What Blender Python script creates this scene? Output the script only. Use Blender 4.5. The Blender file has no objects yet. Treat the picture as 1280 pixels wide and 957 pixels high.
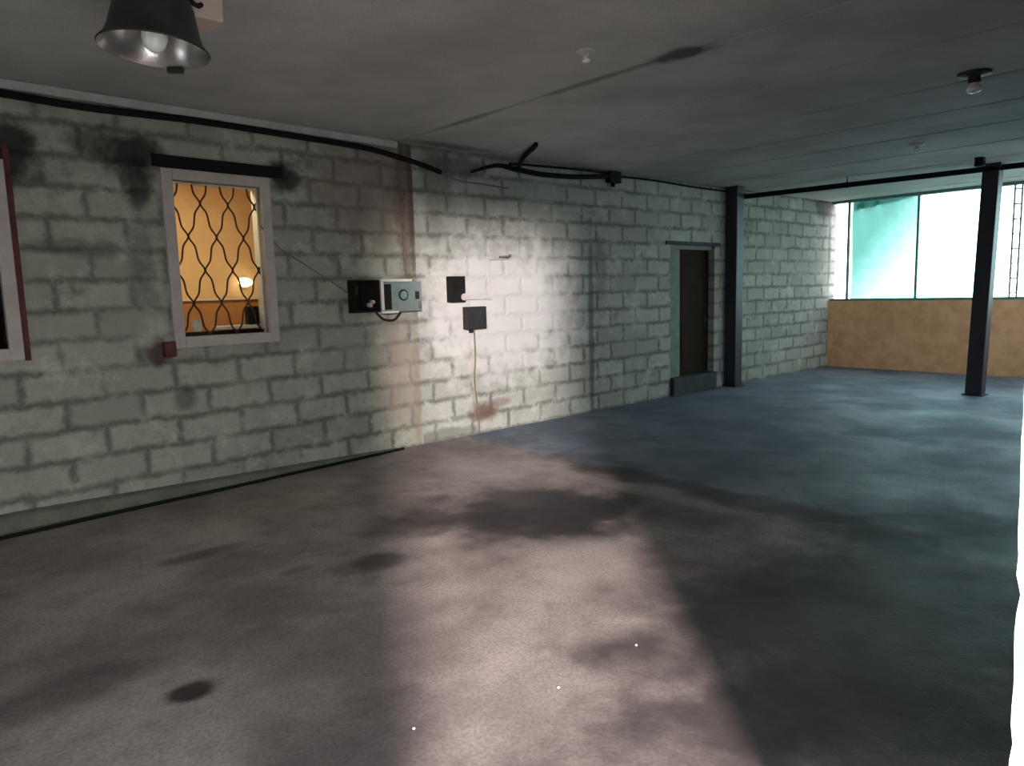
import bpy, bmesh, math, random
from mathutils import Vector, Matrix, noise as mnoise
random.seed(7)
S = bpy.context.scene
COL = S.collection

# ---------------------------------------------------------------- camera, sky, lights, exposure
CAM_H = 1.6
H = 3.116
PITCH, ROLL = 0.126, -0.0274
cd = bpy.data.cameras.new('camera'); cd.sensor_width = 36.0; cd.sensor_fit = 'HORIZONTAL'
cd.lens = 36.0 * 902.1 / 1280.0; cd.clip_start = 0.02; cd.clip_end = 300
cam = bpy.data.objects.new('camera', cd); COL.objects.link(cam)
_c, _s = math.cos(PITCH), math.sin(PITCH)
_f = Vector((0, _c, -_s)); _u = Vector((0, _s, _c)); _r = Vector((1, 0, 0))
_R = _r * math.cos(ROLL) + _u * math.sin(ROLL)
_U = -_r * math.sin(ROLL) + _u * math.cos(ROLL)
cam.matrix_world = Matrix(((_R.x, _U.x, -_f.x, 0), (_R.y, _U.y, -_f.y, 0), (_R.z, _U.z, -_f.z, CAM_H), (0, 0, 0, 1)))
S.camera = cam

S.view_settings.view_transform = 'Standard'
S.view_settings.look = 'None'
S.view_settings.gamma = 1.0
S.view_settings.use_curve_mapping = False
S.view_settings.exposure = 0.45
S.cycles.use_denoising = True
S.cycles.max_bounces = 10
S.cycles.diffuse_bounces = 6
S.cycles.sample_clamp_indirect = 6.0

# frames: B = long block wall beyond the bend, A = block wall before the bend
KX, KY = -0.966, 7.614
ANG_A, ANG_B = math.radians(90 - 44.242), math.radians(90 - 48.318)
L = 9.487            # bend -> window wall
NR = 6.062            # inner face of the right wall
MA = Matrix.Translation((KX, KY, 0)) @ Matrix.Rotation(ANG_A, 4, 'Z')
MBm = Matrix.Translation((KX, KY, 0)) @ Matrix.Rotation(ANG_B, 4, 'Z')
def PB(u, n, z): return MBm @ Vector((u, -n, z))
def PA(u, n, z): return MA @ Vector((u, -n, z))

w = bpy.data.worlds.new('overcast_sky'); S.world = w; w.use_nodes = True
nt = w.node_tree; bg = nt.nodes['Background']
tc = nt.nodes.new('ShaderNodeTexCoord'); sx = nt.nodes.new('ShaderNodeSeparateXYZ')
cr = nt.nodes.new('ShaderNodeValToRGB')
cr.color_ramp.elements[0].position = 0.0; cr.color_ramp.elements[0].color = (0.97, 0.98, 1.0, 1)
cr.color_ramp.elements[1].position = 0.6; cr.color_ramp.elements[1].color = (0.85, 0.93, 1.0, 1)
nt.links.new(tc.outputs['Generated'], sx.inputs[0]); nt.links.new(sx.outputs['Z'], cr.inputs[0])
nt.links.new(cr.outputs[0], bg.inputs['Color']); bg.inputs['Strength'].default_value = 6.5

# low daylight from the yard that comes in through the doorway behind the camera
ld = bpy.data.lights.new('yard_light', 'AREA'); ld.shape = 'DISK'; ld.size = 0.7; ld.energy = 2700; ld.color = (1.0, 0.9, 0.88)
lo = bpy.data.objects.new('yard_light', ld); COL.objects.link(lo)
lo.location = PB(-7.7, 11.36, 3.2)
lo.rotation_euler = (PB(-1.0, 2.0, 0.8) - lo.location).to_track_quat('-Z', 'Y').to_euler()

# ---------------------------------------------------------------- materials
def srgb(r, g, b):
    f = lambda c: (c / 255 / 12.92) if c / 255 <= 0.04045 else ((c / 255 + 0.055) / 1.055) ** 2.4
    return (f(r), f(g), f(b), 1)
class NT:
    def __init__(s, name):
        s.m = bpy.data.materials.new(name); s.m.use_nodes = True
        s.t = s.m.node_tree; s.b = s.t.nodes['Principled BSDF']
    def n(s, kind, **kw):
        nd = s.t.nodes.new('ShaderNode' + kind)
        for k, v in kw.items():
            if k.startswith('i_'): nd.inputs[k[2:].replace('_', ' ')].default_value = v
            else: setattr(nd, k, v)
        return nd
    def l(s, a, b): s.t.links.new(a, b)
    def noise(s, vec, scale, detail=4, rough=0.55):
        nd = s.n('TexNoise'); nd.inputs['Scale'].default_value = scale; nd.inputs['Detail'].default_value = detail; nd.inputs['Roughness'].default_value = rough
        s.l(vec, nd.inputs['Vector']); return nd.outputs['Fac']
    def mrange(s, v, a, b, c=0.0, d=1.0, smooth=True):
        nd = s.n('MapRange'); nd.interpolation_type = 'SMOOTHSTEP' if smooth else 'LINEAR'
        for k, x in zip(('From Min', 'From Max', 'To Min', 'To Max'), (a, b, c, d)): nd.inputs[k].default_value = x
        s.l(v, nd.inputs['Value']); return nd.outputs['Result']
    def math(s, op, a, b=None):
        nd = s.n('Math', operation=op)
        for i, x in enumerate((a, b)):
            if x is None: continue
            if isinstance(x, (int, float)): nd.inputs[i].default_value = x
            else: s.l(x, nd.inputs[i])
        return nd.outputs[0]
    def mix(s, fac, a, b, mode='MIX'):
        nd = s.n('Mix', data_type='RGBA', blend_type=mode)
        for k, x in ((0, fac), (6, a), (7, b)):
            if isinstance(x, (int, float)): nd.inputs[k].default_value = x
            elif isinstance(x, tuple): nd.inputs[k].default_value = x
            else: s.l(x, nd.inputs[k])
        return nd.outputs[2]
    def coords(s): return s.n('TexCoord').outputs['Object']
    def swiz(s, vec, order):
        sp = s.n('SeparateXYZ'); s.l(vec, sp.inputs[0]); cb = s.n('CombineXYZ')
        for i, ch in enumerate(order):
            if ch: s.l(sp.outputs[ch], cb.inputs[i])
        return cb.outputs[0]
    def stain(s, base, uv, wob, c, r, col, strength, soft=0.45):
        # one stain or painted light/shade at c with radii r on the plane uv
        a = s.n('VectorMath', operation='SUBTRACT'); s.l(uv, a.inputs[0]); a.inputs[1].default_value = (c[0], c[1], 0)
        d = s.n('VectorMath', operation='DIVIDE'); s.l(a.outputs[0], d.inputs[0]); d.inputs[1].default_value = (r[0], r[1], 1)
        ln = s.n('VectorMath', operation='LENGTH'); s.l(d.outputs[0], ln.inputs[0])
        q = s.math('ADD', ln.outputs['Value'], wob)
        fac = s.mrange(q, 1.0 - soft, 1.0 + soft, strength, 0.0)
        return s.mix(fac, base, col)
    def bump(s, h, strength=0.3, dist=0.01):
        nd = s.n('Bump'); nd.inputs['Strength'].default_value = strength; nd.inputs['Distance'].default_value = dist
        s.l(h, nd.inputs['Height']); s.l(nd.outputs[0], s.b.inputs['Normal'])
    def out(s, col, rough=0.8, metal=0.0, spec=0.4):
        if isinstance(col, tuple): s.b.inputs['Base Color'].default_value = col
        else: s.l(col, s.b.inputs['Base Color'])
        if isinstance(rough, (int, float)): s.b.inputs['Roughness'].default_value = rough
        else: s.l(rough, s.b.inputs['Roughness'])
        s.b.inputs['Metallic'].default_value = metal
        s.b.inputs['Specular IOR Level'].default_value = spec
        return s.m

def block_mat(name, blk, mort, stains_and_light=(), off=(0, 0), contrast=1.0):
    t = NT(name); co = t.coords(); uv = t.swiz(co, ('X', 'Z', None))
    wn = t.n('TexNoise'); wn.inputs['Scale'].default_value = 2.3; wn.inputs['Detail'].default_value = 5; t.l(uv, wn.inputs['Vector'])
    ws = t.n('VectorMath', operation='SUBTRACT'); t.l(wn.outputs['Color'], ws.inputs[0]); ws.inputs[1].default_value = (0.5, 0.5, 0.5)
    wm = t.n('VectorMath', operation='SCALE'); t.l(ws.outputs[0], wm.inputs[0]); wm.inputs['Scale'].default_value = 0.055
    wa = t.n('VectorMath', operation='ADD'); t.l(uv, wa.inputs[0]); t.l(wm.outputs[0], wa.inputs[1])
    wn2 = t.n('TexNoise'); wn2.inputs['Scale'].default_value = 13; wn2.inputs['Detail'].default_value = 4; t.l(uv, wn2.inputs['Vector'])
    ws2 = t.n('VectorMath', operation='SUBTRACT'); t.l(wn2.outputs['Color'], ws2.inputs[0]); ws2.inputs[1].default_value = (0.5, 0.5, 0.5)
    wm2 = t.n('VectorMath', operation='SCALE'); t.l(ws2.outputs[0], wm2.inputs[0]); wm2.inputs['Scale'].default_value = 0.06
    wa2 = t.n('VectorMath', operation='ADD'); t.l(wa.outputs[0], wa2.inputs[0]); t.l(wm2.outputs[0], wa2.inputs[1])
    wb = t.n('VectorMath', operation='ADD'); t.l(wa2.outputs[0], wb.inputs[0]); wb.inputs[1].default_value = (off[0], off[1], 0)
    br = t.n('TexBrick'); t.l(wb.outputs[0], br.inputs['Vector'])
    br.offset = 0.5; br.squash = 1.0
    for k, v in (('Scale', 1.0), ('Mortar Size', 0.046), ('Mortar Smooth', 1.0), ('Bias', 0.0), ('Brick Width', 0.53), ('Row Height', 0.2215)): br.inputs[k].default_value = v
    br.inputs['Color1'].default_value = (0.0, 0, 0, 1); br.inputs['Color2'].default_value = (1, 1, 1, 1); br.inputs['Mortar'].default_value = (0.5, 0.5, 0.5, 1)
    n1 = t.noise(uv, 1.3, 6, 0.65); n2 = t.noise(uv, 9, 6, 0.7); n3 = t.noise(uv, 55, 3)
    d = tuple(c * 0.74 for c in blk[:3]) + (1,)
    col = t.mix(br.outputs['Color'], blk, d)
    col = t.mix(t.mrange(n2, 0.4, 0.72, 0, 0.55), col, tuple(c * 0.62 for c in blk[:3]) + (1,))
    mfac = t.math('MULTIPLY', br.outputs['Fac'], t.mrange(n1, 0.28, 0.55, 0.25, 1.0))
    mfac = t.math('MULTIPLY', mfac, t.mrange(n2, 0.25, 0.55, 0.55, 1.0))
    col = t.mix(mfac, col, mort)
    col = t.mix(t.mrange(t.noise(uv, 3.2, 7, 0.7), 0.5, 0.68, 0, 0.6), col, tuple(min(1, c * 1.35) for c in blk[:3]) + (1,))
    # smeared mortar patches
    sm = t.math('MULTIPLY', t.mrange(n1, 0.55, 0.68), t.mrange(n2, 0.42, 0.6, 0.2, 0.85))
    col = t.mix(sm, col, tuple(c * 1.15 for c in mort[:3]) + (1,))
    col = t.mix(t.mrange(n3, 0.35, 0.7, 0, 0.3), col, tuple(c * 0.6 for c in blk[:3]) + (1,))
    wob = t.math('MULTIPLY', t.math('SUBTRACT', t.noise(uv, 6, 4), 0.5), 1.6)
    for c, r, k, st in stains_and_light: col = t.stain(col, uv, wob, c, r, k, st)
    hh = t.math('ADD', t.math('MULTIPLY', mfac, -1.0), t.math('MULTIPLY', n3, 0.25))
    t.bump(hh, 0.6, 0.015)
    return t.out(col, 0.9, 0, 0.2)

def rough_mat(name, col, var=0.3, scale=8, rough=0.8, metal=0.0, spec=0.4, bump=0.25, col2=None):
    t = NT(name); co = t.coords()
    a = t.noise(co, scale, 6, 0.6); b = t.noise(co, scale * 9, 3)
    c2 = col2 or tuple(c * (1 - var) for c in col[:3]) + (1,)
    k = t.mix(t.mrange(a, 0.35, 0.68), col, c2)
    k = t.mix(t.mrange(b, 0.4, 0.7, 0, 0.4), k, tuple(c * (1 - var) for c in col[:3]) + (1,))
    t.bump(b, bump, 0.004)
    return t.out(k, rough, metal, spec)
def glass_mat(name, tint=(0.9, 1, 0.97, 1), gloss=0.12, alpha=0.0, rough=0.02):
    t = NT(name); tr = t.n('BsdfTransparent'); tr.inputs[0].default_value = tint
    gl = t.n('BsdfGlossy'); gl.inputs['Roughness'].default_value = rough
    fr = t.n('Fresnel'); fr.inputs[0].default_value = 1.45
    mx = t.n('MixShader'); t.l(t.math('MULTIPLY', fr.outputs[0], gloss * 8), mx.inputs[0]); t.l(tr.outputs[0], mx.inputs[1]); t.l(gl.outputs[0], mx.inputs[2])
    t.l(mx.outputs[0], t.t.nodes['Material Output'].inputs['Surface']); return t.m
def emit_mat(name, col, st):
    t = NT(name); e = t.n('Emission'); e.inputs[0].default_value = col; e.inputs[1].default_value = st
    t.l(e.outputs[0], t.t.nodes['Material Output'].inputs['Surface']); return t.m

BLACK = (0.012, 0.011, 0.010, 1)
RUST = srgb(96, 62, 52)
M = {}
M['blockA'] = block_mat('whitewashed_blocks', (0.37, 0.365, 0.30, 1), (0.115, 0.115, 0.088, 1), [
    ((-2.70, 2.72), (0.22, 0.16), BLACK, 0.9), ((-2.68, 2.5), (0.09, 0.2), BLACK, 0.8),
    ((-1.42, 2.66), (0.16, 0.14), BLACK, 0.9), ((-3.5, 2.63), (0.17, 0.24), BLACK, 0.9), ((-3.62, 2.45), (0.12, 0.2), BLACK, 0.8),
    ((-3.0, 2.76), (0.13, 0.1), (0.03, 0.025, 0.025, 1), 0.6),
    ((-3.1, 2.0), (0.3, 0.07), (0.06, 0.06, 0.05, 1), 0.5), ((-2.7, 1.9), (0.1, 0.3), (0.06, 0.06, 0.05, 1), 0.5),
    ((-2.62, 1.2), (0.13, 0.09), (0.05, 0.02, 0.015, 1), 0.85), ((-2.45, 0.8), (0.09, 0.09), (0.06, 0.045, 0.035, 1), 0.6),
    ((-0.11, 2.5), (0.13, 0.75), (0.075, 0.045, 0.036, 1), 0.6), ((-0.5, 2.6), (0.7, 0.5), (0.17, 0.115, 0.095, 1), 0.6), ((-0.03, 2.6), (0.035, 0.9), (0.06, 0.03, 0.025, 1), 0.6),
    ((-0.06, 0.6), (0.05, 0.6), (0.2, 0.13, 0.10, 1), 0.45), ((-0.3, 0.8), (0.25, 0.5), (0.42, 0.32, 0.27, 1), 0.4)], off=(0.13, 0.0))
M['blockB'] = block_mat('whitewashed_blocks_bend', (0.38, 0.38, 0.335, 1), (0.115, 0.12, 0.10, 1), [
    ((0.85, 0.24), (0.2, 0.11), (0.12, 0.07, 0.05, 1), 0.9), ((1.1, 0.33), (0.16, 0.05), (0.16, 0.1, 0.08, 1), 0.6),
    ((0.72, 0.7), (0.03, 0.6), (0.2, 0.14, 0.11, 1), 0.55),
    ((0.3, 2.75), (0.2, 0.5), (0.10, 0.10, 0.075, 1), 0.5), ((0.6, 2.95), (0.35, 0.12), (0.05, 0.05, 0.05, 1), 0.6),
    ((1.2, 1.4), (1.1, 0.75), (0.52, 0.505, 0.49, 1), 0.8),  # pool of light from the doorway painted as a paler patch
    ((2.7, 1.0), (0.05, 1.3), (0.07, 0.07, 0.055, 1), 0.65), ((2.9, 1.9), (0.12, 0.5), (0.08, 0.08, 0.06, 1), 0.4),  # dark strips painted along the beam's shadow edge
    ((0.3, 0.06), (0.4, 0.07), (0.08, 0.08, 0.06, 1), 0.6), ((9.2, 3.0), (0.35, 0.2), (0.03, 0.03, 0.03, 1), 0.7),
    ((9.46, 2.4), (0.06, 0.8), (0.12, 0.1, 0.09, 1), 0.6)], off=(0.1, 0.0))

def floor_mat():
    t = NT('stained_shaded_concrete_floor'); co = t.coords(); uv = t.swiz(co, ('X', 'Y', None))
    a = t.noise(uv, 0.9, 7, 0.62); b = t.noise(uv, 4.5, 6, 0.65); c = t.noise(uv, 60, 3)
    col = t.mix(t.mrange(a, 0.34, 0.66), srgb(166, 152, 147), srgb(122, 110, 106))
    col = t.mix(t.mrange(b, 0.45, 0.75, 0, 0.5), col, srgb(96, 86, 82))
    # bluish window light painted into the far floor colour
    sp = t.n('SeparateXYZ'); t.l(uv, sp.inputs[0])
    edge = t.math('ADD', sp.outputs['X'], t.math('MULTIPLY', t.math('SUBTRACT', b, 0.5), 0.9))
    blue_lit = t.mix(t.mrange(a, 0.35, 0.65), srgb(120, 128, 142), srgb(92, 102, 116))
    blue_lit = t.mix(t.mrange(b, 0.45, 0.75, 0, 0.5), blue_lit, srgb(74, 82, 92))
    col = t.mix(t.mrange(edge, 0.35, 0.75), col, blue_lit)
    wob = t.math('MULTIPLY', t.math('SUBTRACT', t.noise(uv, 2.6, 5), 0.5), 1.7)
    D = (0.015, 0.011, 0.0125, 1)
    for q in [((-0.8, -2.55), (0.8, 0.72), D, 0.85), ((-0.78, -2.72), (0.52, 0.5), D, 0.95), ((-1.5, -2.2), (0.45, 0.3), D, 0.55),
              ((-2.2, -2.6), (0.24, 0.13), D, 0.75), ((-0.2, -3.2), (0.5, 0.5), D, 0.45),
              ((-3.5, -3.34), (0.085, 0.07), D, 0.95), ((-2.9, -1.7), (0.28, 0.08), D, 0.55), ((-3.85, -2.95), (0.35, 0.16), D, 0.5),
              ((-2.6, -2.4), (0.1, 0.05), D, 0.4), ((-3.2, -4.1), (0.4, 0.3), D, 0.5),
              ((0.44, -3.6), (0.17, 1.9), D, 0.72), ((0.6, -2.0), (0.3, 0.5), D, 0.5), ((0.25, -4.6), (0.14, 0.35), D, 0.7),
              ((-0.8, -5.1), (1.8, 1.0), D, 0.8),  # shade beside the beam painted into the lower right floor
              ((0.12, -2.6), (0.09, 1.2), srgb(170, 158, 150), 0.4), ((-1.3, -3.5), (0.3, 0.3), srgb(168, 154, 150), 0.6),
              ((-0.1, -1.4), (0.5, 0.5), srgb(160, 146, 142), 0.4)]:
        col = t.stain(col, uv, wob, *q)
    col = t.mix(t.mrange(c, 0.35, 0.7, 0, 0.35), col, srgb(60, 54, 54))
    t.bump(t.math('ADD', c, t.math('MULTIPLY', b, 2.0)), 0.25, 0.006)
    return t.out(col, t.mrange(a, 0.3, 0.7, 0.5, 0.75), 0, 0.35)
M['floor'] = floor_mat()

def ceil_mat():
    t = NT('grey_concrete_ceiling'); co = t.coords(); uv = t.swiz(co, ('X', 'Y', None))
    a = t.noise(uv, 0.8, 6, 0.6); b = t.noise(uv, 70, 3)
    col = t.mix(t.mrange(a, 0.35, 0.65), srgb(190, 188, 185), srgb(164, 163, 160))
    col = t.mix(t.mrange(b, 0.35, 0.7, 0, 0.3), col, srgb(130, 130, 128))
    wob = t.math('MULTIPLY', t.math('SUBTRACT', t.noise(uv, 4, 5), 0.5), 1.4)
    for q in [((-0.16, -3.4), (0.11, 0.2), BLACK, 0.8), ((-0.17, -2.6), (0.05, 0.6), (0.05, 0.045, 0.045, 1), 0.5),
              ((-0.17, -1.2), (0.05, 0.5), (0.05, 0.045, 0.045, 1), 0.5), ((0.4, -0.15), (0.5, 0.12), (0.06, 0.06, 0.06, 1), 0.6)]:
        col = t.stain(col, uv, wob, *q)
    t.bump(b, 0.15, 0.004)
    return t.out(col, 0.85, 0, 0.25)
M['ceil'] = ceil_mat()
M['plaster_orange'] = rough_mat('ochre_plaster', (0.86, 0.50, 0.28, 1), 0.2, 5, 0.9, 0, 0.2, 0.3, (0.68, 0.38, 0.20, 1))
M['white_plaster'] = rough_mat('white_rough_plaster', (0.8, 0.8, 0.78, 1), 0.08, 6, 0.9, 0, 0.2, 0.5)
M['plain_plaster'] = rough_mat('grey_plaster', (0.3, 0.29, 0.27, 1), 0.25, 3, 0.9, 0, 0.2, 0.3)
M['cornice'] = rough_mat('pale_cement', srgb(182, 179, 174), 0.2, 9)
M['kerb'] = rough_mat('cement_kerb', srgb(112, 112, 98), 0.35, 7, 0.9)
M['navy'] = rough_mat('dark_navy_paint', srgb(40, 40, 52), 0.4, 6, 0.5, 0, 0.4, 0.15, srgb(52, 40, 46))
M['black'] = rough_mat('black_rubber', (0.010, 0.010, 0.010, 1), 0.3, 20, 0.8, 0, 0.12)
M['blackbox'] = rough_mat('black_bakelite', (0.012, 0.011, 0.010, 1), 0.4, 14, 0.7, 0, 0.12)
M['darkgrey'] = rough_mat('dark_grey_enamel', srgb(46, 44, 42), 0.35, 18, 0.6, 0, 0.2)
M['greybox'] = rough_mat('grey_green_enamel', srgb(114, 124, 121), 0.2, 10, 0.5)
M['white_paint'] = rough_mat('dull_white_paint', srgb(205, 200, 190), 0.15, 8, 0.6)
M['frame_white'] = rough_mat('aged_white_window_paint', srgb(176, 164, 156), 0.14, 7, 0.6)
M['iron'] = rough_mat('brown_wrought_iron', srgb(70, 42, 26), 0.4, 18, 0.6, 0.3)
M['rustpipe'] = rough_mat('rusty_pipe', srgb(120, 100, 90), 0.4, 12, 0.8)
M['redwood'] = rough_mat('dark_red_wood', srgb(92, 40, 32), 0.5, 8, 0.7)
M['door'] = rough_mat('dark_brown_door_paint', srgb(40, 28, 16), 0.3, 5, 0.8, 0, 0.1)
M['doorframe'] = rough_mat('grey_green_jamb', srgb(112, 122, 114), 0.3, 6, 0.8)
M['threshold'] = rough_mat('dark_step_concrete', srgb(48, 52, 56), 0.4, 6, 0.8)
M['steel'] = rough_mat('window_steel', srgb(120, 150, 146), 0.3, 12, 0.5, 0.2)
M['lamp_shell'] = rough_mat('sooty_lamp_enamel', srgb(50, 46, 44), 0.4, 12, 0.45, 0.3)
M['reflector'] = rough_mat('dull_aluminium_reflector', (0.55, 0.53, 0.51, 1), 0.25, 6, 0.28, 0.9)
M['bulb'] = rough_mat('frosted_bulb_glass', (0.82, 0.82, 0.8, 1), 0.05, 6, 0.15, 0, 0.6, 0.0)
M['beige'] = rough_mat('beige_plastic', srgb(190, 172, 160), 0.12, 6, 0.6)
M['orange_wall'] = rough_mat('orange_room_paint', (0.72, 0.47, 0.24, 1), 0.12, 3, 0.8)
M['cab'] = rough_mat('brown_cabinet_wood', srgb(168, 118, 72), 0.2, 5, 0.7)
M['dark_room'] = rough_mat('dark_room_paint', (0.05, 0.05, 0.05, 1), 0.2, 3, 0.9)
M['ground'] = rough_mat('pale_yard_gravel', (0.45, 0.45, 0.43, 1), 0.2, 3, 0.9)
M['glass'] = glass_mat('clear_glass', (0.96, 0.99, 0.97, 1), 0.08)
M['teal_glass'] = glass_mat('green_tinted_glass', (0.68, 0.87, 0.87, 1), 0.08)
M['blue_glass'] = glass_mat('blue_tinted_glass', (0.16, 0.21, 0.27, 1), 0.08)
M['dark_glass'] = glass_mat('dirty_glass', (0.5, 0.53, 0.52, 1), 0.12)
M['pebble'] = rough_mat('white_grit', (0.55, 0.54, 0.5, 1), 0.15, 20, 0.8)

def teal_mat():
    t = NT('teal_netting'); co = t.coords()
    tr = t.n('BsdfTransparent'); tr.inputs[0].default_value = (0.55, 0.95, 0.9, 1)
    tl = t.n('BsdfTranslucent'); tl.inputs[0].default_value = (0.055, 0.17, 0.145, 1)
    df = t.n('BsdfDiffuse'); df.inputs[0].default_value = (0.05, 0.17, 0.145, 1)
    a = t.n('MixShader'); a.inputs[0].default_value = 0.35; t.l(tl.outputs[0], a.inputs[1]); t.l(df.outputs[0], a.inputs[2])
    nz = t.noise(co, 9, 4)
    # window glare put into the net: coverage fades towards its lower corner
    sp = t.n('SeparateXYZ'); t.l(co, sp.inputs[0])
    q = t.math('ADD', t.math('MULTIPLY', sp.outputs['Y'], 0.75), t.math('MULTIPLY', sp.outputs['Z'], 0.55))
    q = t.math('ADD', q, t.math('MULTIPLY', t.math('SUBTRACT', nz, 0.5), 0.35))
    cov = t.mrange(q, -0.85, 0.4, 0.72, 0.99)
    m = t.n('MixShader'); t.l(cov, m.inputs[0]); t.l(tr.outputs[0], m.inputs[1]); t.l(a.outputs[0], m.inputs[2])
    t.l(m.outputs[0], t.t.nodes['Material Output'].inputs['Surface']); return t.m
M['teal'] = teal_mat()

# ---------------------------------------------------------------- mesh helpers
class MB:
    def __init__(s): s.bm = bmesh.new()
    def box(s, lo, hi, bevel=0.0):
        b = bmesh.new(); bmesh.ops.create_cube(b, size=1.0)
        lo, hi = Vector(lo), Vector(hi)
        for v in b.verts: v.co = Vector(((lo[i] + hi[i]) / 2 + v.co[i] * (hi[i] - lo[i]) for i in range(3)))
        if bevel: bmesh.ops.bevel(b, geom=b.edges[:], offset=bevel, segments=2, affect='EDGES', profile=0.6)
        s.add(b); return s
    def add(s, b, mat=None):
        if mat is not None: b.transform(mat)
        me = bpy.data.meshes.new('tmp'); b.to_mesh(me); b.free(); s.bm.from_mesh(me); bpy.data.meshes.remove(me)
    def cyl(s, p0, p1, r, seg=20, r2=None):
        p0, p1 = Vector(p0), Vector(p1); d = p1 - p0; b = bmesh.new()
        bmesh.ops.create_cone(b, cap_ends=True, segments=seg, radius1=r, radius2=r if r2 is None else r2, depth=d.length)
        s.add(b, Matrix.Translation((p0 + p1) / 2) @ d.to_track_quat('Z', 'Y').to_matrix().to_4x4()); return s
    def ball(s, c, r, sc=(1, 1, 1), seg=16):
        b = bmesh.new(); bmesh.ops.create_uvsphere(b, u_segments=seg, v_segments=seg // 2 + 2, radius=r)
        s.add(b, Matrix.Translation(c) @ Matrix.Diagonal((*sc, 1))); return s
    def tube(s, pts, r, seg=8):
        pts = [Vector(p) for p in pts]; rings = []; N = len(pts); b = s.bm; up = Vector((0, 0, 1)); prev = None
        for i, p in enumerate(pts):
            d = (pts[min(i + 1, N - 1)] - pts[max(i - 1, 0)]).normalized()
            if prev is None:
                a = d.cross(up if abs(d.z) < 0.9 else Vector((1, 0, 0))).normalized()
            else:
                a = (prev - d * prev.dot(d)).normalized()
            prev = a; c = d.cross(a)
            rr = r[i] if isinstance(r, (list, tuple)) else r
            rings.append([b.verts.new(p + (a * math.cos(2 * math.pi * k / seg) + c * math.sin(2 * math.pi * k / seg)) * rr) for k in range(seg)])
        for i in range(N - 1):
            for k in range(seg):
                b.faces.new((rings[i][k], rings[i][(k + 1) % seg], rings[i + 1][(k + 1) % seg], rings[i + 1][k]))
        b.faces.new(rings[0][::-1]); b.faces.new(rings[-1]); return s
    def lathe(s, prof, seg=40):
        b = s.bm; rings = [[b.verts.new((r * math.cos(2 * math.pi * k / seg), r * math.sin(2 * math.pi * k / seg), z)) for k in range(seg)] for r, z in prof]
        for i in range(len(prof) - 1):
            for k in range(seg): b.faces.new((rings[i][k], rings[i][(k + 1) % seg], rings[i + 1][(k + 1) % seg], rings[i + 1][k]))
        return s
    def build(s, name, mat, parent=None, smooth=False, loc=(0, 0, 0), rotz=0.0, kind=None):
        bmesh.ops.recalc_face_normals(s.bm, faces=s.bm.faces[:])
        me = bpy.data.meshes.new(name); s.bm.to_mesh(me); s.bm.free(); me.materials.append(mat)
        if smooth:
            for p in me.polygons: p.use_smooth = True
            try: me.set_sharp_from_angle(angle=math.radians(40))
            except Exception: pass
        o = bpy.data.objects.new(name, me); COL.objects.link(o)
        if parent: o.parent = parent
        o.location = loc; o.rotation_euler = (0, 0, rotz)
        if kind: o['kind'] = kind
        return o
def smoothpath(pts, n=8):
    pts = [Vector(p) for p in pts]; out = []
    for i in range(len(pts) - 1):
        p0 = pts[max(i - 1, 0)]; p1 = pts[i]; p2 = pts[i + 1]; p3 = pts[min(i + 2, len(pts) - 1)]
        for k in range(n):
            t = k / n
            out.append(0.5 * ((2 * p1) + (p2 - p0) * t + (2 * p0 - 5 * p1 + 4 * p2 - p3) * t * t + (3 * p1 - p0 - 3 * p2 + p3) * t ** 3))
    out.append(pts[-1]); return out
def tag(o, label, cat, group=None):
    o['label'] = label; o['category'] = cat
    if group: o['group'] = group
    return o
def empty(name, loc, rotz, label, cat, group=None):
    o = bpy.data.objects.new(name, None); COL.objects.link(o); o.empty_display_size = 0.1
    o.location = loc; o.rotation_euler = (0, 0, rotz); return tag(o, label, cat, group)
K0 = (KX, KY, 0)
def wall_holes(name, u0, u1, z0, z1, n0, n1, holes, mat, rotz):
    # wall slab in a wall frame (local y = -n) with rectangular openings
    us = sorted({u0, u1, *[h[0] for h in holes], *[h[1] for h in holes]}); zs = sorted({z0, z1, *[h[2] for h in holes], *[h[3] for h in holes]})
    m = MB()
    for i in range(len(us) - 1):
        for j in range(len(zs) - 1):
            cu, cz = (us[i] + us[i + 1]) / 2, (zs[j] + zs[j + 1]) / 2
            if any(h[0] < cu < h[1] and h[2] < cz < h[3] for h in holes): continue
            m.box((us[i], -n1, zs[j]), (us[i + 1], -n0, zs[j + 1]))
    bmesh.ops.remove_doubles(m.bm, verts=m.bm.verts[:], dist=1e-5)
    # drop the inner faces between cells
    seen = {}
    for f in m.bm.faces[:]: seen.setdefault(tuple(sorted(v.index for v in f.verts)) if False else tuple(round(x, 4) for x in f.calc_center_median()), []).append(f)
    bmesh.ops.delete(m.bm, geom=[f for fs in seen.values() if len(fs) > 1 for f in fs], context='FACES')
    return m.build(name, mat, loc=K0, rotz=rotz, kind='structure')

# ---------------------------------------------------------------- setting
UREAR = -9.0
TH = 0.24
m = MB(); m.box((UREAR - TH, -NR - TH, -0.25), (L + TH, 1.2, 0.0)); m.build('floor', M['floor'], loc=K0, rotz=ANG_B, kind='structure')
# precast slabs with open joints
seams = [UREAR - TH, -7.37, -0.17, 1.02, 2.2, 3.2, 4.18, 5.32, 6.5, 7.7, 8.9, L + TH]
m = MB()
for a, b in zip(seams[:-1], seams[1:]):
    g = 0.010
    m.box((a + g, -NR - TH, H), (b - g, 1.2, H + 0.16), 0.022 if a > -1 else 0.004)
m.box((UREAR - TH, -NR - TH, H + 0.155), (L + TH, 1.2, H + 0.3))
m.build('ceiling', M['ceil'], loc=K0, rotz=ANG_B, kind='structure')

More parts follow.
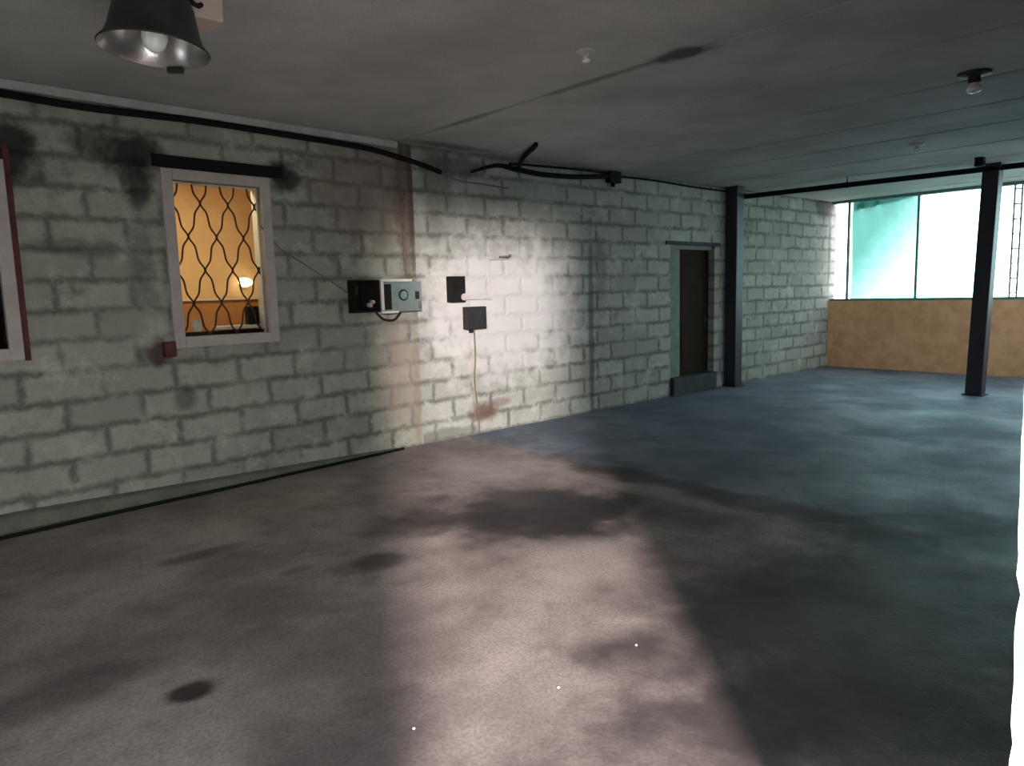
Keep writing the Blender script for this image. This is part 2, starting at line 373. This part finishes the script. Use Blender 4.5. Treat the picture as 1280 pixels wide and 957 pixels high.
W1 = (-2.42, -1.68, 1.30, 2.55)      # glass opening of the lit window
W2 = (-4.32, -3.62, 1.30, 2.50)
TA = 0.14
wall_holes('wall_left', -9.6, 0.02, 0, H, -TA, 0, [W1, W2], M['blockA'], ANG_A)
DU0, DU1, DZ1 = 4.42, 5.56, 2.21
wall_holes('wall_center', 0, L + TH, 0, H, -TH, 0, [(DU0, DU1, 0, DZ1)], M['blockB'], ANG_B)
SILL = 1.25
m = MB(); m.box((L, -NR - TH, 0), (L + TH, 0.0, SILL)); m.build('wall_far', M['plaster_orange'], loc=K0, rotz=ANG_B, kind='structure')
m = MB(); m.box((UREAR - TH, -NR - TH, 0), (UREAR, -4.2, H)); m.box((UREAR - TH, -4.2, 2.3), (UREAR, -2.7, H)); m.box((UREAR - TH, -2.7, 0), (UREAR, 2.0, H)); m.build('wall_rear', M['plain_plaster'], loc=K0, rotz=ANG_B, kind='structure')  # gap in the unseen rear wall, added to let in fill light
# right wall with the doorway the picture is taken from
DL, DR, DH = -4.36, -3.05, 2.78
m = MB()
m.box((UREAR, -NR - TH, 0), (DL, -NR, H)); m.box((DL, -NR - TH, DH), (DR + 0.1, -NR, H))
m.box((DR + 0.08, -NR - TH, 0), (2.6, -NR, H)); m.box((2.6, -NR - TH, 0), (L, -NR, 1.1)); m.box((2.6, -NR - TH, 3.0), (L, -NR, H))
for u in (4.0, 6.5): m.box((u - 0.1, -NR - TH, 1.1), (u + 0.1, -NR, 3.0))
m.box((L - 0.4, -NR - TH, 1.1), (L, -NR, 3.0))
m.build('wall_right', M['plain_plaster'], loc=K0, rotz=ANG_B, kind='structure')
# ragged white plaster on the doorway's edge
b = bmesh.new(); nz, nn = 90, 10; grid = []
for i in range(nz + 1):
    z = DH * i / nz; row = []
    NE = 6.0445 - 0.021 * (z - 1.1) + 0.012
    rag = 0.004 * mnoise.noise(Vector((z * 5, 1.3, 0))) + 0.0025 * mnoise.noise(Vector((z * 31, 4.1, 0))) - 0.006 * math.exp(-((z - 1.12) / 0.012) ** 2) - 0.004 * math.exp(-((z - 0.87) / 0.01) ** 2)
    for j in range(nn + 1):
        q = j / nn
        if q < 0.3: u, n = DR + 0.09 - 0.09 * (q / 0.3), NE - 0.012 - rag
        else: u, n = DR, NE - 0.012 - rag + (NR + TH - NE + 0.012 + rag) * (q - 0.3) / 0.7
        u += 0.003 * mnoise.noise(Vector((z * 14, n * 14, 7)))
        row.append(b.verts.new((u, -n, z)))
    grid.append(row)
for i in range(nz):
    for j in range(nn): b.faces.new((grid[i][j], grid[i][j + 1], grid[i + 1][j + 1], grid[i + 1][j]))
ext = bmesh.ops.extrude_face_region(b, geom=b.faces[:])
for v in [g for g in ext['geom'] if isinstance(g, bmesh.types.BMVert)]: v.co = Vector((max(v.co.x, DR) + 0.02 if v.co.x < DR + 0.05 else v.co.x, min(v.co.y, -NR + 0.0), v.co.z))
m = MB(); m.add(b); m.build('trim_1', M['white_plaster'], loc=K0, rotz=ANG_B, kind='structure')

m = MB(); m.box((-60, -60, -0.30), (60, 60, -0.26)); m.build('ground', M['ground'], kind='structure')

# cornice ledge and cement kerb along the left wall
m = MB(); m.box((-9, -0.045, H - 0.065), (-0.2, 0.0, H - 0.001), 0.01); m.build('trim_2', M['cornice'], loc=K0, rotz=ANG_A, kind='structure')
b = bmesh.new(); pr = []
N = 60
for i in range(N + 1):
    u = -6.0 + (6.0 - 0.35) * i / N; hgt = 0.012 + 0.125 * min(1.0, max(0, (-u - 0.35) / 3.3)) ** 0.9; dep = 0.03 + 0.05 * min(1.0, (-u) / 3)
    wob = 0.008 * mnoise.noise(Vector((u * 3, 0, 0)))
    pr.append([b.verts.new((u, y, z)) for y, z in ((0.0, 0.0), (-dep * 0.6, 0.0), (-dep * 0.62, hgt * 0.18), (-dep - wob, hgt * 0.24), (-dep - wob, hgt * 0.9), (-dep * 0.8, hgt + wob * 0.5), (0.0, hgt + 0.012))])
for i in range(N):
    for k in range(7): b.faces.new((pr[i][k], pr[i][(k + 1) % 7], pr[i + 1][(k + 1) % 7], pr[i + 1][k]))
b.faces.new(pr[0]); b.faces.new(pr[-1])
m = MB(); m.add(b); m.build('baseboard_left', M['kerb'], loc=K0, rotz=ANG_A, kind='structure')

# ---- window 1: lit room behind a wavy iron grille
def win(name, W, loc_rot, fw=0.085, right_only=False):
    o = bpy.data.objects.new(name, None); COL.objects.link(o); o.location = K0; o.rotation_euler = (0, 0, ANG_A); o['kind'] = 'structure'
    u0, u1, z0, z1 = W; m = MB(); d0, d1 = -0.03, 0.05
    m.box((u0 - fw, d0, z0 - fw), (u0, d1, z1 + fw), 0.006); m.box((u1, d0, z0 - fw), (u1 + fw, d1, z1 + fw), 0.006)
    m.box((u0, d0, z0 - fw), (u1, d1, z0), 0.006); m.box((u0, d0, z1), (u1, d1, z1 + fw), 0.006)
    m.build('window_frame', M['frame_white'], o)
    return o
w1 = win('window_1', W1, None)
m = MB(); m.box((W1[0] + .002, 0.012, W1[2] + .002), (W1[1] - .002, 0.018, W1[3] - .002)); m.build('glass_pane', M['glass'], w1)
m = MB(); s_ = 0.1175; hp = 0.272; zt = W1[3] - 0.16
for k in range(-1, 8):
    pts = []
    for i in range(101):
        z = W1[2] + 0.003 + (W1[3] - W1[2] - 0.006) * i / 100; t = math.pi * (z - zt) / hp; c = math.cos(t)
        g = 0.22 * c + 0.78 * c ** 5
        x = W1[0] + 0.01 + (k + 0.5) * s_ + (1 if k % 2 else -1) * (s_ / 2 - 0.002) * g
        if x < W1[0] + 0.006 or x > W1[1] - 0.006:
            if len(pts) > 2: m.tube(pts, 0.0075, 6)
            pts = []; continue
        pts.append((x, 0.07, z))
    if len(pts) > 2: m.tube(pts, 0.0075, 6)
m.build('window_grille', M['iron'], w1, smooth=True)
m = MB(); t_ = 0.012
m.box((W1[0], 0.052, W1[2]), (W1[0] + t_, TA + 0.002, W1[3])); m.box((W1[1] - t_, 0.052, W1[2]), (W1[1], TA + 0.002, W1[3])); m.box((W1[0] + t_, 0.052, W1[3] - t_), (W1[1] - t_, TA + 0.002, W1[3])); m.box((W1[0] + t_, 0.052, W1[2]), (W1[1] - t_, TA + 0.002, W1[2] + 0.001))
m.build('window_lining', M['white_paint'], w1)
w2 = win('window_2', W2, None)
m = MB(); m.box((W2[0] + .002, 0.012, W2[2] + .002), (W2[1] - .002, 0.018, W2[3] - .002)); m.build('glass_pane', M['dark_glass'], w2)
m = MB(); m.box((W2[1] + 0.087, -0.02, W2[2] - 0.09), (W2[1] + 0.125, 0.0, W2[3] + 0.2), 0.004); m.build('side_board', M['redwood'], w2)
# dark lintel over the lit window
m = MB(); m.box((-2.56, -0.035, 2.642), (-1.47, 0.0, 2.735), 0.006); m.build('trim_3', M['black'], loc=K0, rotz=ANG_A, kind='structure')
m = MB(); m.box((-2.60, -0.06, 1.155), (-2.508, 0.0, 1.275), 0.012); o = m.build('sill_brick', M['redwood'], loc=K0, rotz=ANG_A); tag(o, 'dark red brick stub at lower left corner of the orange lit window', 'brick')
# rooms behind the two windows
def room(name, u0, u1, n0, n1, z0, z1, mat):
    b = bmesh.new(); bmesh.ops.create_cube(b, size=1.0)
    for v in b.verts: v.co = Vector(((u0 + u1) / 2 + v.co.x * (u1 - u0), -((n0 + n1) / 2 + v.co.y * (n1 - n0)), (z0 + z1) / 2 + v.co.z * (z1 - z0)))
    bmesh.ops.delete(b, geom=[f for f in b.faces if abs(f.calc_center_median().y + n1) < 1e-4], context='FACES')
    m = MB(); m.add(b); return m.build(name, mat, loc=K0, rotz=ANG_A, kind='structure')
room('wall_lit_room', -3.1, -0.3, -1.75, -TA - 0.001, 0.6, 2.95, M['orange_wall'])
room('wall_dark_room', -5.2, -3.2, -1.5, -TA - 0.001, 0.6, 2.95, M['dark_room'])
rl = bpy.data.lights.new('room_lamp', 'AREA'); rl.size = 0.5; rl.energy = 20; rl.color = (1.0, 0.80, 0.52)
ro = bpy.data.objects.new('room_lamp', rl); COL.objects.link(ro); ro.location = PA(-1.95, -0.55, 2.9)
# things on the far side of the glass
e = empty('wall_lamp', PA(-1.05, -1.74, 1.78), ANG_A, 'small glowing lamp on the orange wall seen through the grille', 'lamp')
m = MB(); m.box((-0.05, -0.02, -0.06), (0.05, 0.0, 0.06), 0.005); m.build('back_plate', M['white_paint'], e)
m = MB(); m.ball((0, -0.06, 0), 0.055, (1.5, 0.8, 0.8)); m.build('lamp_shade', emit_mat('lamp_glow', (1, 0.86, 0.6, 1), 5.0), e, True)
e = empty('cabinet', PA(-1.2, -1.5, 0.601), ANG_A, 'brown cabinet with a pale top low in the orange lit room', 'cabinet')
m = MB(); m.box((-0.85, -0.2, 0.0), (0.85, 0.2, 0.99), 0.008); m.build('body', M['cab'], e)
m = MB(); m.box((-0.87, -0.22, 0.99), (0.87, 0.22, 1.01), 0.004); m.build('top', M['white_paint'], e)
for q in (-0.42, 0.42):
    m = MB(); m.box((q - 0.4, -0.215, 0.03), (q + 0.4, -0.2, 0.96), 0.004); dr = m.build('door', M['cab'], e)
    m = MB(); m.cyl((q * 0.2, -0.24, 0.5), (q * 0.2, -0.215, 0.5), 0.012); m.build('knob', M['darkgrey'], dr)
m = MB(); m.box((-2.1, 0.09, 1.345), (-1.72, 0.2, 1.372), 0.004); o = m.build('shelf_board', M['white_paint'], loc=K0, rotz=ANG_A); tag(o, 'narrow white board low behind the lit window', 'shelf')
m = MB(); m.box((-2.36, 0.1, 1.301), (-1.7, 0.2, 1.335), 0.004); o = m.build('sill_plank', M['blackbox'], loc=K0, rotz=ANG_A); tag(o, 'dark plank lying along the bottom of the lit window', 'plank')
m = MB()
m.lathe([(0.0, 0), (0.038, 0), (0.043, 0.1), (0.04, 0.1), (0.036, 0.006), (0, 0.006)], 24)
o = m.build('cup', M['white_paint'], loc=PA(-2.25, -0.15, 1.336), smooth=True); tag(o, 'pale cup on the sill behind the lit window', 'cup')
m = MB(); m.box((-0.05, -0.04, 0), (0.05, 0.04, 0.16), 0.008); o = m.build('dark_box', M['blackbox'], loc=PA(-1.755, -0.15, 1.373), rotz=ANG_A); tag(o, 'small black box at the right end of the sill behind the lit window', 'box')

# ---- door at the far end of the wall
d = bpy.data.objects.new('door_1', None); COL.objects.link(d); d.location = K0; d.rotation_euler = (0, 0, ANG_B); d['kind'] = 'structure'
m = MB(); m.box((DU0, 0.03, 0.0), (DU0 + 0.27, 0.2, DZ1)); m.box((DU0 + 0.27, 0.05, DZ1 - 0.06), (DU1, 0.2, DZ1)); m.build('door_frame', M['doorframe'], d)
m = MB(); m.box((DU0 + 0.27, 0.11, 0.0), (DU1 - 0.001, 0.15, DZ1 - 0.06))
for z0_, z1_ in ((0.45, 1.1), (1.25, 2.0)): m.box((DU0 + 0.42, 0.104, z0_), (DU1 - 0.18, 0.112, z1_), 0.003)
dl = m.build('door_leaf', M['door'], d)
m = MB(); m.box((-0.02, -0.012, -0.08), (0.02, 0, 0.08), 0.003); m.cyl((0, -0.05, 0.03), (0, 0, 0.03), 0.01); m.cyl((0.0, -0.05, 0.03), (-0.11, -0.05, 0.03), 0.009); m.build('door_handle', M['darkgrey'], dl, loc=(DU1 - 0.1, 0.11, 1.05))
m = MB(); m.box((DU0 + 0.005, -0.06, 0.0), (DU1 - 0.005, 0.105, 0.27), 0.01); m.build('door_step', M['threshold'], d)
m = MB(); m.box((DU0 - 0.12, -0.03, DZ1), (DU1 + 0.12, 0.0, DZ1 + 0.05), 0.004); m.build('door_lintel', M['threshold'], d)

# ---- window band in the far wall
w3 = bpy.data.objects.new('window_3', None); COL.objects.link(w3); w3.location = PB(L, 0, SILL); w3.rotation_euler = (0, 0, ANG_B); w3['kind'] = 'structure'
zt = H - SILL
m = MB(); m.box((0.02, -NR, 0.0), (0.14, 0.0, 0.045), 0.004); m.box((0.02, -NR, zt - 0.05), (0.14, 0, zt - 0.001), 0.004); m.build('window_frame', M['steel'], w3)
for n in (0.31, 1.51, 4.4):
    m = MB(); m.box((0.05, -n - 0.018, 0.045), (0.11, -n + 0.018, zt - 0.05), 0.004); m.build('mullion', M['steel'], w3)
for n in (2.97, 5.6):
    m = MB()
    for q in (-0.05, 0.05): m.box((0.06, -n + q - 0.012, 0.045), (0.1, -n + q + 0.012, zt - 0.05))
    for k in range(8): m.box((0.065, -n - 0.04, 0.1 + k * 0.235), (0.095, -n + 0.04, 0.12 + k * 0.235))
    m.build('lattice_mullion', M['steel'], w3)
for a, b_ in ((1.53, 2.9), (3.04, 4.38), (4.42, 5.53)):
    m = MB(); m.box((0.078, -b_, 0.046), (0.082, -a, zt - 0.051)); m.build('glass_pane', M['teal_glass'], w3)
w4 = bpy.data.objects.new('window_4', None); COL.objects.link(w4); w4.location = PB(0, NR, 0); w4.rotation_euler = (0, 0, ANG_B); w4['kind'] = 'structure'
for a, b_ in ((2.6, 3.9), (4.1, 6.4), (6.6, L - 0.4)):
    m = MB()
    for q in ((a, b_, 1.1, 1.15), (a, b_, 2.95, 3.0), (a, a + 0.05, 1.15, 2.95), (b_ - 0.05, b_, 1.15, 2.95)): m.box((q[0], -0.14, q[2]), (q[1], -0.08, q[3]))
    fr = m.build('window_frame', M['steel'], w4)
    m = MB(); m.box((a + 0.05, -0.112, 1.15), (b_ - 0.05, -0.108, 2.95)); m.build('glass_pane', M['glass'] if a > 6 else M['blue_glass'], fr)
m = MB()   # green net outside the second bay
b = bmesh.new(); G = 24; gr = []
for i in range(G + 1):
    gr.append([b.verts.new((0.16 + 0.025 * math.sin(j * 0.9 + i * 0.25) + 0.012 * mnoise.noise(Vector((i * .4, j * .4, 0))), 0.58 - 1.16 * j / G, -0.9 + 1.8 * i / G)) for j in range(G + 1)])
for i in range(G):
    for j in range(G): b.faces.new((gr[i][j], gr[i][j + 1], gr[i + 1][j + 1], gr[i + 1][j]))
top_shade = [[b.verts.new((0.205 + 0.02 * math.sin(j * 1.1), 0.58 - 1.0 * j / G, 0.9 - q * (0.16 + 0.05 * mnoise.noise(Vector((j * .5, 3, 0)))) * (1 - j / (G * 1.15)))) for j in range(G + 1)] for q in (0, 0.5, 1)]  # second net layer added to darken the top like shade under the head
for i in range(2):
    for j in range(G): b.faces.new((top_shade[i][j], top_shade[i][j + 1], top_shade[i + 1][j + 1], top_shade[i + 1][j]))
m.add(b); o = m.build('green_net', M['teal'], smooth=True, loc=PB(L, 0.92, SILL + 0.93), rotz=ANG_B); tag(o, 'teal green net hung over the leftmost wide window bay', 'net')

# ---------------------------------------------------------------- things
# columns
def column(name, u, n, label, zt):
    e = empty(name, PB(u, n, 0), ANG_B, label, 'column', 'dark steel columns under the pipe')
    m = MB(); h = 0.1
    m.box((-h, -h, 0.015), (h, h, zt), 0.012); m.build('shaft', M['navy'], e)
    m = MB(); m.box((-0.13, -0.13, 0), (0.13, 0.13, 0.016), 0.003); m.build('base_plate', M['navy'], e)
    m = MB(); m.box((-0.12, -0.12, zt), (0.12, 0.12, H - 0.001), 0.004); m.build('cap_plate', M['navy'], e)
    return e
c1 = column('steel_column', 5.95, 0.105, 'dark navy column against the block wall beside the brown door', H - 0.02)
c2 = column('steel_column', 7.07, 3.195, 'dark navy column standing free before the bright windows', H - 0.06)
c2.rotation_euler = Matrix.Rotation(ANG_B, 3, 'Z').to_euler(); c2.rotation_euler.y = 0.02; c2.rotation_euler.x = 0.018
PIPE0, PIPE1 = PB(6.06, 0.12, 2.965), PB(7.36, 4.3, 3.076)
e = empty('steel_pipe', PIPE0, 0, 'long black pipe under the ceiling running from the wall column past the free standing one', 'pipe')
m = MB(); m.cyl((0, 0, 0), PIPE1 - PIPE0, 0.038); m.build('pipe_body', M['black'], e, True)
for q in (0.35, 0.93):
    c = (PIPE1 - PIPE0) * q; m = MB(); m.cyl(c, (c.x, c.y, H - PIPE0.z), 0.008); m.cyl(c - (PIPE1 - PIPE0).normalized() * 0.012, c + (PIPE1 - PIPE0).normalized() * 0.012, 0.045); m.build('hanger', M['black'], e)
e = empty('junction_box', PB(6.36, 3.31, H - 0.11), ANG_B, 'small black box at the ceiling by the top of the free standing column', 'box')
m = MB(); m.box((-0.05, -0.05, 0), (0.05, 0.05, 0.11), 0.006); m.build('housing', M['blackbox'], e)
m = MB(); m.cyl((0, -0.06, 0.04), (0, -0.05, 0.04), 0.018); m.build('gland', M['black'], e)

# bell shaped lamp
lp = Vector((-1.445, 3.15, 2.63))
e = empty('ceiling_lamp', lp, 0, 'dark bell shaped pendant lamp with shiny reflector hanging at upper left', 'lamp'); e.scale = (0.94, 0.94, 0.94)
e.rotation_euler = (math.radians(-3), math.radians(3), 0)
m = MB(); m.lathe([(0.226, 0.0), (0.23, 0.006), (0.224, 0.012), (0.205, 0.035), (0.188, 0.075), (0.176, 0.13), (0.162, 0.19), (0.135, 0.245), (0.095, 0.285), (0.06, 0.30), (0.06, 0.37), (0.045, 0.385), (0.0, 0.385)], 56)
m.build('lamp_shade', M['lamp_shell'], e, True)
m = MB(); m.lathe([(0.226, 0.001), (0.203, 0.03), (0.183, 0.075), (0.17, 0.13), (0.155, 0.19), (0.125, 0.24), (0.06, 0.28), (0.0, 0.282)], 56)
m.build('reflector', M['reflector'], e, True)
m = MB(); m.lathe([(0.0, -0.005), (0.02, -0.003), (0.042, 0.015), (0.054, 0.05), (0.052, 0.1), (0.036, 0.16), (0.025, 0.2), (0.022, 0.27)], 24); m.build('bulb', M['bulb'], e, True)
m = MB(); m.cyl((0, 0, 0.384), (0, 0, (H - lp.z) / 0.94), 0.016); m.build('stem', M['lamp_shell'], e)
m = MB(); m.box((-0.045, 0.205, -0.022), (0.03, 0.228, 0.006), 0.005); m.build('rim_clip', M['lamp_shell'], e)
e = empty('ceiling_box', (-1.53, 3.86, H - 0.13), ANG_B, 'beige junction box under the ceiling beside the bell shaped lamp', 'box')
m = MB(); m.box((-0.09, -0.09, 0), (0.09, 0.09, 0.13), 0.014); m.build('housing', M['beige'], e)
m = MB(); m.tube(smoothpath([(-0.02, -0.09, 0.06), (-0.06, -0.15, 0.03), (-0.12, -0.22, 0.03), (-0.16, -0.3, 0.127)]), 0.012); m.build('lead', M['black'], e, True)

# little ceiling lamp holders
def holder(u, n, label, r, base_mat, tilt):
    e = empty('ceiling_fitting', PB(u, n, H), ANG_B, label, 'lamp', 'small bulb holders on the ceiling')
    m = MB(); m.lathe([(0, 0.0), (r, -0.001), (r * 0.95, -0.16 * r), (r * 0.6, -0.26 * r), (0, -0.27 * r)], 28); m.build('rose', base_mat, e, True)
    m = MB(); m.lathe([(r * .36, -0.24 * r), (r * .38, -0.6 * r), (r * .3, -0.65 * r), (0, -0.65 * r)], 20); m.build('socket', base_mat, e, True)
    m = MB(); m.lathe([(r * .2, -0.6 * r), (r * .3, -0.78 * r), (r * .46, -1.0 * r), (r * .4, -1.17 * r), (r * .2, -1.27 * r), (0, -1.29 * r)], 20); o = m.build('bulb', M['bulb'], e, True)
    o.rotation_euler = (0, 0, 0)
    return e
holder(1.98, 4.48, 'largest bulb holder of the ceiling with dark rose, near the right edge of the photo', 0.115, M['navy'], 0)
holder(4.67, 3.16, 'small pale bulb holder on the ceiling in front of the teal window bay', 0.075, M['white_paint'], 0)
holder(-0.72, 3.06, 'small pale bulb holder on the ceiling left of the dark smoke stain', 0.06, M['white_paint'], 0)

# meters and switch boxes on the left wall (local x = along wall, -y = into room)
e = empty('fuse_box', PA(-0.70, 0, 1.435), ANG_A, 'open black fuse box left of the grey meter on the block wall', 'fuse box')
m = MB(); m.box((-0.15, -0.015, 0), (0.15, 0.0, 0.315), 0.003)
for a, b_ in (((-0.15, 0), (-0.135, .315)), ((0.135, 0), (0.15, .315)), ((-0.135, 0), (0.135, .015)), ((-0.135, .3), (0.135, .315))): m.box((a[0], -0.11, a[1]), (b_[0], -0.015, b_[1]), 0.002)
m.build('housing', M['blackbox'], e)
m = MB(); m.box((-0.115, -0.05, 0.17), (-0.06, -0.016, 0.26), 0.006); m.build('fuse_carrier', M['darkgrey'], e)
m = MB(); m.cyl((0.07, -0.06, 0.07), (0.07, -0.016, 0.07), 0.022); m.cyl((0.105, -0.06, 0.1), (0.105, -0.016, 0.1), 0.018); m.build('fuse', M['beige'], e, True)
m = MB(); m.box((-0.02, -0.035, 0.03), (0.03, -0.016, 0.28), 0.004); m.build('bus_bar', M['black'], e)
e = empty('meter_box', PA(-0.27, 0, 1.43), ANG_A, 'grey electric meter box with round dial and dark left panel', 'meter')
m = MB(); m.box((-0.26, -0.1, 0.0), (0.25, 0.0, 0.30), 0.01); m.build('housing', M['greybox'], e)
m = MB(); m.box((-0.265, -0.115, 0.02), (-0.235, -0.1, 0.30), 0.004); m.box((-0.265, -0.115, 0.30), (0.12, 0.0, 0.325), 0.004); m.box((-0.265, -0.115, -0.012), (-0.06, -0.0, 0.01), 0.004); m.build('cover_edge', M['white_paint'], e)
m = MB(); m.box((-0.225, -0.108, 0.025), (-0.14, -0.1, 0.275), 0.003); m.build('dark_panel', M['blackbox'], e)
m = MB(); m.cyl((0.01, -0.108, 0.165), (0.01, -0.1, 0.165), 0.058, 28); m.build('dial', M['darkgrey'], e)
m = MB(); m.cyl((0.01, -0.114, 0.165), (0.01, -0.106, 0.165), 0.04, 28); m.build('dial_glass', M['steel'], e)
m = MB(); m.box((0.16, -0.125, 0.12), (0.2, -0.1, 0.2), 0.008); m.build('knob', M['darkgrey'], e)
m = MB(); m.box((0.2, -0.106, 0.02), (0.235, -0.1, 0.1), 0.002); m.build('seal_plate', M['rustpipe'], e)
e = empty('switch_box', PB(0.486, 0, 1.50), ANG_B, 'small black switch box with a pale socket at its lower corner', 'switch')
m = MB(); m.box((-0.105, -0.07, 0), (0.105, 0, 0.28), 0.008); m.build('housing', M['blackbox'], e)
m = MB(); m.cyl((0.075, -0.085, 0.055), (0.075, -0.07, 0.055), 0.038); m.build('socket', M['beige'], e, True)
m = MB(); m.box((-0.03, -0.1, 0.15), (0.0, -0.07, 0.22), 0.006); m.build('lever', M['blackbox'], e)
e = empty('cable_box', PB(0.73, 0, 1.195), ANG_B, 'square dark grey cable box lower right of the black switch box', 'box')
m = MB(); m.box((-0.14, -0.08, 0), (0.14, 0, 0.25), 0.008); m.build('housing', M['darkgrey'], e)
m = MB(); m.box((-0.12, -0.09, 0.02), (0.12, -0.08, 0.23), 0.004); m.build('lid', M['darkgrey'], e)
m = MB(); m.cyl((-0.06, -0.04, -0.035), (-0.06, -0.04, 0.0), 0.025); m.build('gland', M['blackbox'], e)
m = MB(); m.tube(smoothpath([(-0.0, -0.02, 0), (0.01, -0.015, -0.3), (-0.01, -0.012, -0.6), (0.03, -0.012, -0.95), (0.035, -0.012, -1.19)]), 0.009); m.build('lead', M['kerb'], e, True)

# conduits and cables
def cable(name, pts, r, mat, label, cat='cable', frame=PB, group=None):
    P = [frame(*p) for p in pts]; base = P[0]; m = MB(); m.tube(smoothpath([p - base for p in P]), r, 8)
    o = m.build(name, mat, smooth=True, loc=base); return tag(o, label, cat, group)
cable('wall_conduit', [(-0.17, 0.02, 3.0), (-0.16, 0.02, 2.4), (-0.16, 0.02, 2.0), (-0.155, 0.03, 1.76)], 0.012, M['rustpipe'], 'rusty conduit coming down the wall bend to the grey meter', 'conduit', PA)
cable('wall_conduit', [(1.28, 0.02, 1.97), (1.0, 0.02, 1.965), (0.985, 0.02, 1.93), (0.985, 0.02, 1.55), (0.97, 0.02, 1.525), (0.6, 0.02, 1.53)], 0.007, M['cornice'], 'thin pale conduit angled from the black switch box up to a hook', 'conduit')
m = MB(); m.cyl((0, 0.0, 0), (0, -0.06, 0), 0.012); m.cyl((-0.13, -0.045, 0), (0.03, -0.045, 0.004), 0.011); m.cyl((0.03, -0.045, 0.0), (0.03, -0.045, 0.03), 0.014)
o = m.build('wall_hook', M['kerb'], loc=PB(1.25, 0, 1.995), rotz=ANG_B, smooth=True); tag(o, 'small grey hook at the end of the thin pale conduit', 'hook')
cable('wall_cable', [(-1.7, 0.02, 2.22), (-1.55, 0.015, 2.05), (-1.3, 0.012, 1.9), (-1.0, 0.012, 1.72), (-0.85, 0.02, 1.62)], 0.005, M['kerb'], 'thin grey wire sloping from the lit window to the open black fuse box', 'wire', PA)
cable('wall_cable', [(-0.55, 0.03, 1.43), (-0.48, 0.05, 1.36), (-0.35, 0.05, 1.35), (-0.25, 0.03, 1.42)], 0.012, M['darkgrey'], 'short grey wire looping under the grey meter box', 'wire', PA)
cable('kerb_shade_strip', [(-5.0, 0.12, 0.014), (-3.8, 0.115, 0.013), (-3.0, 0.1, 0.013), (-2.2, 0.095, 0.013), (-1.4, 0.075, 0.014), (-0.9, 0.07, 0.016), (-0.5, 0.05, 0.012), (-0.3, 0.045, 0.012)], 0.014, M['black'], 'black strip added for the shade along the foot of the left wall', 'cable', PA)  # dark strip laid in for the shadow line below the kerb
cable('ceiling_cable', [(-6.0, 0.055, 3.02), (-3.8, 0.06, 3.015), (-3.0, 0.06, 3.0), (-2.2, 0.06, 3.02), (-1.4, 0.06, 3.015), (-0.6, 0.06, 3.0), (-0.2, 0.05, 2.96), (0.12, 0.03, 2.92), (0.36, 0.03, 2.87)], 0.027, M['black'], 'thick black cable along the top of the left wall', 'cable', PA)
cable('ceiling_cable', [(0.75, 0.03, 2.9), (1.1, 0.05, 3.0), (1.4, 0.06, 2.985), (1.8, 0.07, 2.96), (2.4, 0.07, 2.98), (3.0, 0.05, 3.04)], [0.012 + 0.019 * min(1, i / 14) for i in range(41)], M['black'], 'thick black cable bundle sagging between the wall bend and the black ceiling box', 'cable')
cable('ceiling_cable', [(1.02, 0.78, H - 0.01), (1.05, 0.72, H - 0.03), (1.2, 0.4, 3.05), (1.38, 0.12, 3.0)], 0.026, M['black'], 'black cable branch rising from the sagging bundle to the ceiling', 'cable')
cable('ceiling_cable', [(1.3, 0.05, 3.04), (1.9, 0.06, 3.06), (2.6, 0.05, 3.08), (3.0, 0.04, 3.08)], 0.014, M['black'], 'thinner black cable above the sagging bundle', 'cable')
cable('ceiling_cable', [(0.36, 0.02, 2.86), (0.6, 0.015, 2.8), (0.9, 0.015, 2.79), (1.3, 0.015, 2.77)], 0.008, M['kerb'], 'thin grey wire trailing on the blocks beyond the thick cable end', 'wire')
cable('ceiling_cable', [(3.2, 0.03, 3.06), (4.0, 0.03, 3.07), (5.0, 0.03, 3.05), (6.38, 0.03, 3.05)], 0.014, M['black'], 'thin black cable running from the black ceiling box to the wall column', 'cable')
e = empty('junction_box', PB(3.12, 0, 2.965), ANG_B, 'black junction box high on the wall at the end of the sagging cables', 'box')
m = MB(); m.box((-0.11, -0.09, 0), (0.11, 0.0, 0.145), 0.01); m.build('housing', M['blackbox'], e)
m = MB(); m.cyl((-0.02, -0.05, -0.05), (-0.02, -0.05, 0.0), 0.03); m.build('gland', M['blackbox'], e)

# grit on the floor
for px, lab in (((-2.98, 4.2), 'white crumb of grit near the bottom centre of the floor'), ((-1.9, 4.38), 'white crumb of grit beside the right edge of the light patch'), ((-2.4, 4.38), 'faint pale crumb of grit between the two white ones')):
    b = bmesh.new(); bmesh.ops.create_icosphere(b, subdivisions=2, radius=0.0065)
    for v in b.verts: v.co *= 1 + 0.35 * mnoise.noise(v.co * 90 + Vector((px[0], px[1], 0))); v.co.z = max(v.co.z * 0.7, -0.004)
    m = MB(); m.add(b); o = m.build('pebble', M['pebble'], loc=PB(px[0], px[1], 0.004)); tag(o, lab, 'pebble', 'white grit on the floor')
